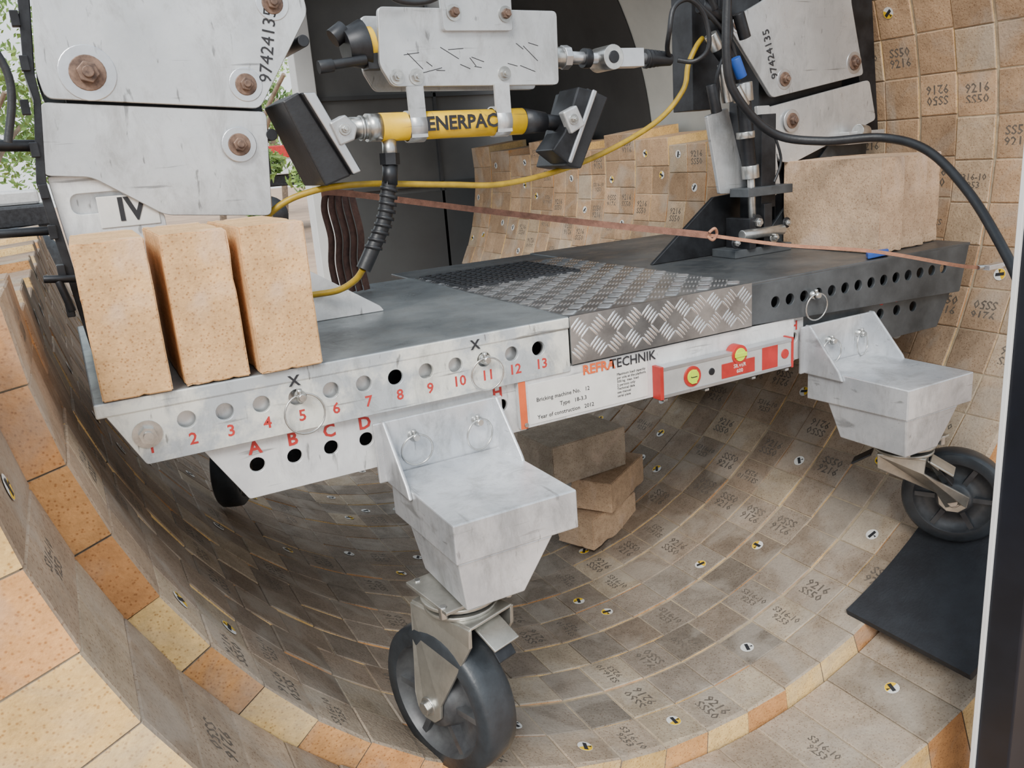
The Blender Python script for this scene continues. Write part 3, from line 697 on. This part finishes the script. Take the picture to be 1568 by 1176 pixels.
# ------------------------------------------------------------------ surroundings
b=B(); b.poly([(-40,-12,-.3),(40,-12,-.3),(40,70,-.3),(-40,70,-.3)],[(0,1,2,3)],dirt); b.done('ground',None)
b=B(); b.bb(.27,3.2,3.02,3.08,.92,3.4,wallm); b.bb(.27,3.2,3.0,3.08,-.29,.92,wallm2)
for z in (.95,1.4,1.9): b.bb(.27,3.2,3.0,3.025,z,z+.02,wallm2)
b.bb(.9,.915,3.0,3.03,.0,3.4,wallm2)
b.done('wall_back',None)
b=B(); b.bb(.18,.27,2.95,3.06,-.29,3.4,postw); b.done('corner_post',None,.004)
g=group('truck')
b=B(); b.bb(2.8,7.2,18,20.3,.75,1.0,dark); b.bb(2.6,6.0,17.8,20.3,1.0,1.35,plast); b.bb(3.0,5.2,17.75,17.8,1.35,1.62,red); b.bb(4.3,6.0,17.8,20.3,1.35,1.6,plast); b.bb(2.55,3.3,17.7,17.8,.9,1.2,dark)
b.done('truck_body',g,.03)
b=B()
for x in(3.2,6.4): b.lathe((x,17.9,.15),(0,1,0),[(-.15,.0),(-.15,.42),(.15,.42),(.15,0)],black,24)
b.done('truck_wheels',g)
g=group('tractor')
b=B(); b.lathe((-1.42,11.6,.17),(.15,-1,0),[(-.14,.27),(-.14,.42),(-.1,.46),(.1,.46),(.14,.42),(.14,.27)],tyrem,40); b.lathe((-1.42,11.6,.17),(.15,-1,0),[(.14,.27),(.10,.26),(.06,.22),(.06,.001)],dark,40); b.lathe((-1.42,11.6,.17),(.15,-1,0),[(.125,.25),(.14,.275),(.125,.29)],yel,40)
b.done('tractor_wheel',g)
b=B(); b.bb(-3.6,-.95,11.8,13.2,.6,.9,dark); b.bb(-3.4,-1.1,12,13.1,.9,1.1,lab2); b.bb(-3.3,-2.0,12,13.,1.1,1.5,dark); b.done('tractor_body',g,.04)
def tree(x,y,h,rad,seed,cnt=2600):
    rs=random.Random(seed); g=group('tree')
    tube('trunk',g,bark,[(x,y,-.35),(x+.1,y,.8),(x-.05,y,1.8),(x+.1,y,h*.8)],.10)
    for k in range(5):
        a=rs.uniform(0,6.28); tube('branch_%d'%k,g,bark,[(x,y,1+.35*k),(x+math.cos(a)*.5,y+math.sin(a)*.5,1.7+.35*k),(x+math.cos(a)*1.1,y+math.sin(a)*1.1,2.2+.4*k)],.035)
    vs=[];fs=[]
    cl=[(V((x+rs.gauss(0,rad*.45),y+rs.gauss(0,rad*.45),h+rs.gauss(0,rad*.55))),rs.uniform(.3,.65)*rad*.7) for _ in range(22)]
    for k in range(cnt):
        c,r=rs.choice(cl); d=V((rs.gauss(0,1),rs.gauss(0,1),rs.gauss(0,1))).normalized()*r*rs.random()**.4
        p=c+d; u=V((rs.gauss(0,1),rs.gauss(0,1),rs.gauss(0,1))).normalized(); w=u.orthogonal().normalized(); s=rs.uniform(.05,.1)
        q=len(vs); vs+=[p-u*s,p+w*s*.5,p+u*s,p-w*s*.5]; fs.append((q,q+1,q+2,q+3))
    me=bpy.data.meshes.new('foliage'); me.from_pydata(vs,[],fs); link(me,'foliage',g,leaf)
tree(-1.9,15.6,3.1,1.4,1); tree(-.7,19,2.6,1.6,2); tree(3.4,25,2.6,1.7,3); tree(6.0,28,3.0,1.6,4,2000); tree(-5.0,19,3,1.6,5,2000); tree(2.3,14.2,1.6,.8,6,2600)
g=group('rubble_pile')
for k in range(5): rough_brick('rubble_brick',(-1.40-.06*(k%2),.9+.45*k,.86+.03*(k%3)),(.12,.22,.10),brickp,rz=k*1.3,seed=k+30,parent=g)
b=B(); b.bb(-1.8,-1.33,.5,3.0,-.3,.80,raild); b.done('rubble_ledge',g,.01)
bmx=bmesh.new(); bmesh.ops.create_icosphere(bmx,subdivisions=4,radius=.1)
for v in bmx.verts: v.co=V((v.co.x*.9,v.co.y*1.5,v.co.z*.8))+noise.noise_vector(v.co*16)*.035
me=bpy.data.meshes.new('plastic_bag'); bmx.to_mesh(me); bmx.free(); ob=link(me,'plastic_bag',None,plast); ob.location=(-1.45,2.2,1.0)
# ------------------------------------------------------------------ light
w=bpy.data.worlds.new('World'); SC.world=w; w.use_nodes=True; nt=w.node_tree; bg=nt.nodes['Background']
tc=nt.nodes.new('ShaderNodeTexCoord'); sx=nt.nodes.new('ShaderNodeSeparateXYZ'); rp=nt.nodes.new('ShaderNodeValToRGB')
nt.links.new(tc.outputs['Generated'],sx.inputs[0]); nt.links.new(sx.outputs['Z'],rp.inputs[0])
rp.color_ramp.elements[0].color=(.80,.83,.84,1); rp.color_ramp.elements[1].color=(.76,.88,1,1); rp.color_ramp.elements[1].position=.7
nt.links.new(rp.outputs[0],bg.inputs['Color']); bg.inputs['Strength'].default_value=1.75
sl=bpy.data.lights.new('sun','SUN'); sl.energy=4.0; sl.angle=D(22); sl.color=(1,.97,.91)
so=bpy.data.objects.new('sun',sl); COL.objects.link(so); so.rotation_euler=V((.6,.75,-.8)).to_track_quat('-Z','Y').to_euler()
# ------------------------------------------------------------------ camera
cd=bpy.data.cameras.new('camera'); cd.sensor_width=36; cd.lens=36*1267/1568; cd.clip_start=.02; cd.clip_end=300
cam=bpy.data.objects.new('camera',cd); COL.objects.link(cam)
R=Matrix(((.875,.193,-.444),(-.478,.202,-.855),(-.0753,.960,.269)))
cam.matrix_world=Matrix.Translation((-.95,-1.2,1.09))@R.to_quaternion().normalized().to_matrix().to_4x4()
SC.camera=cam
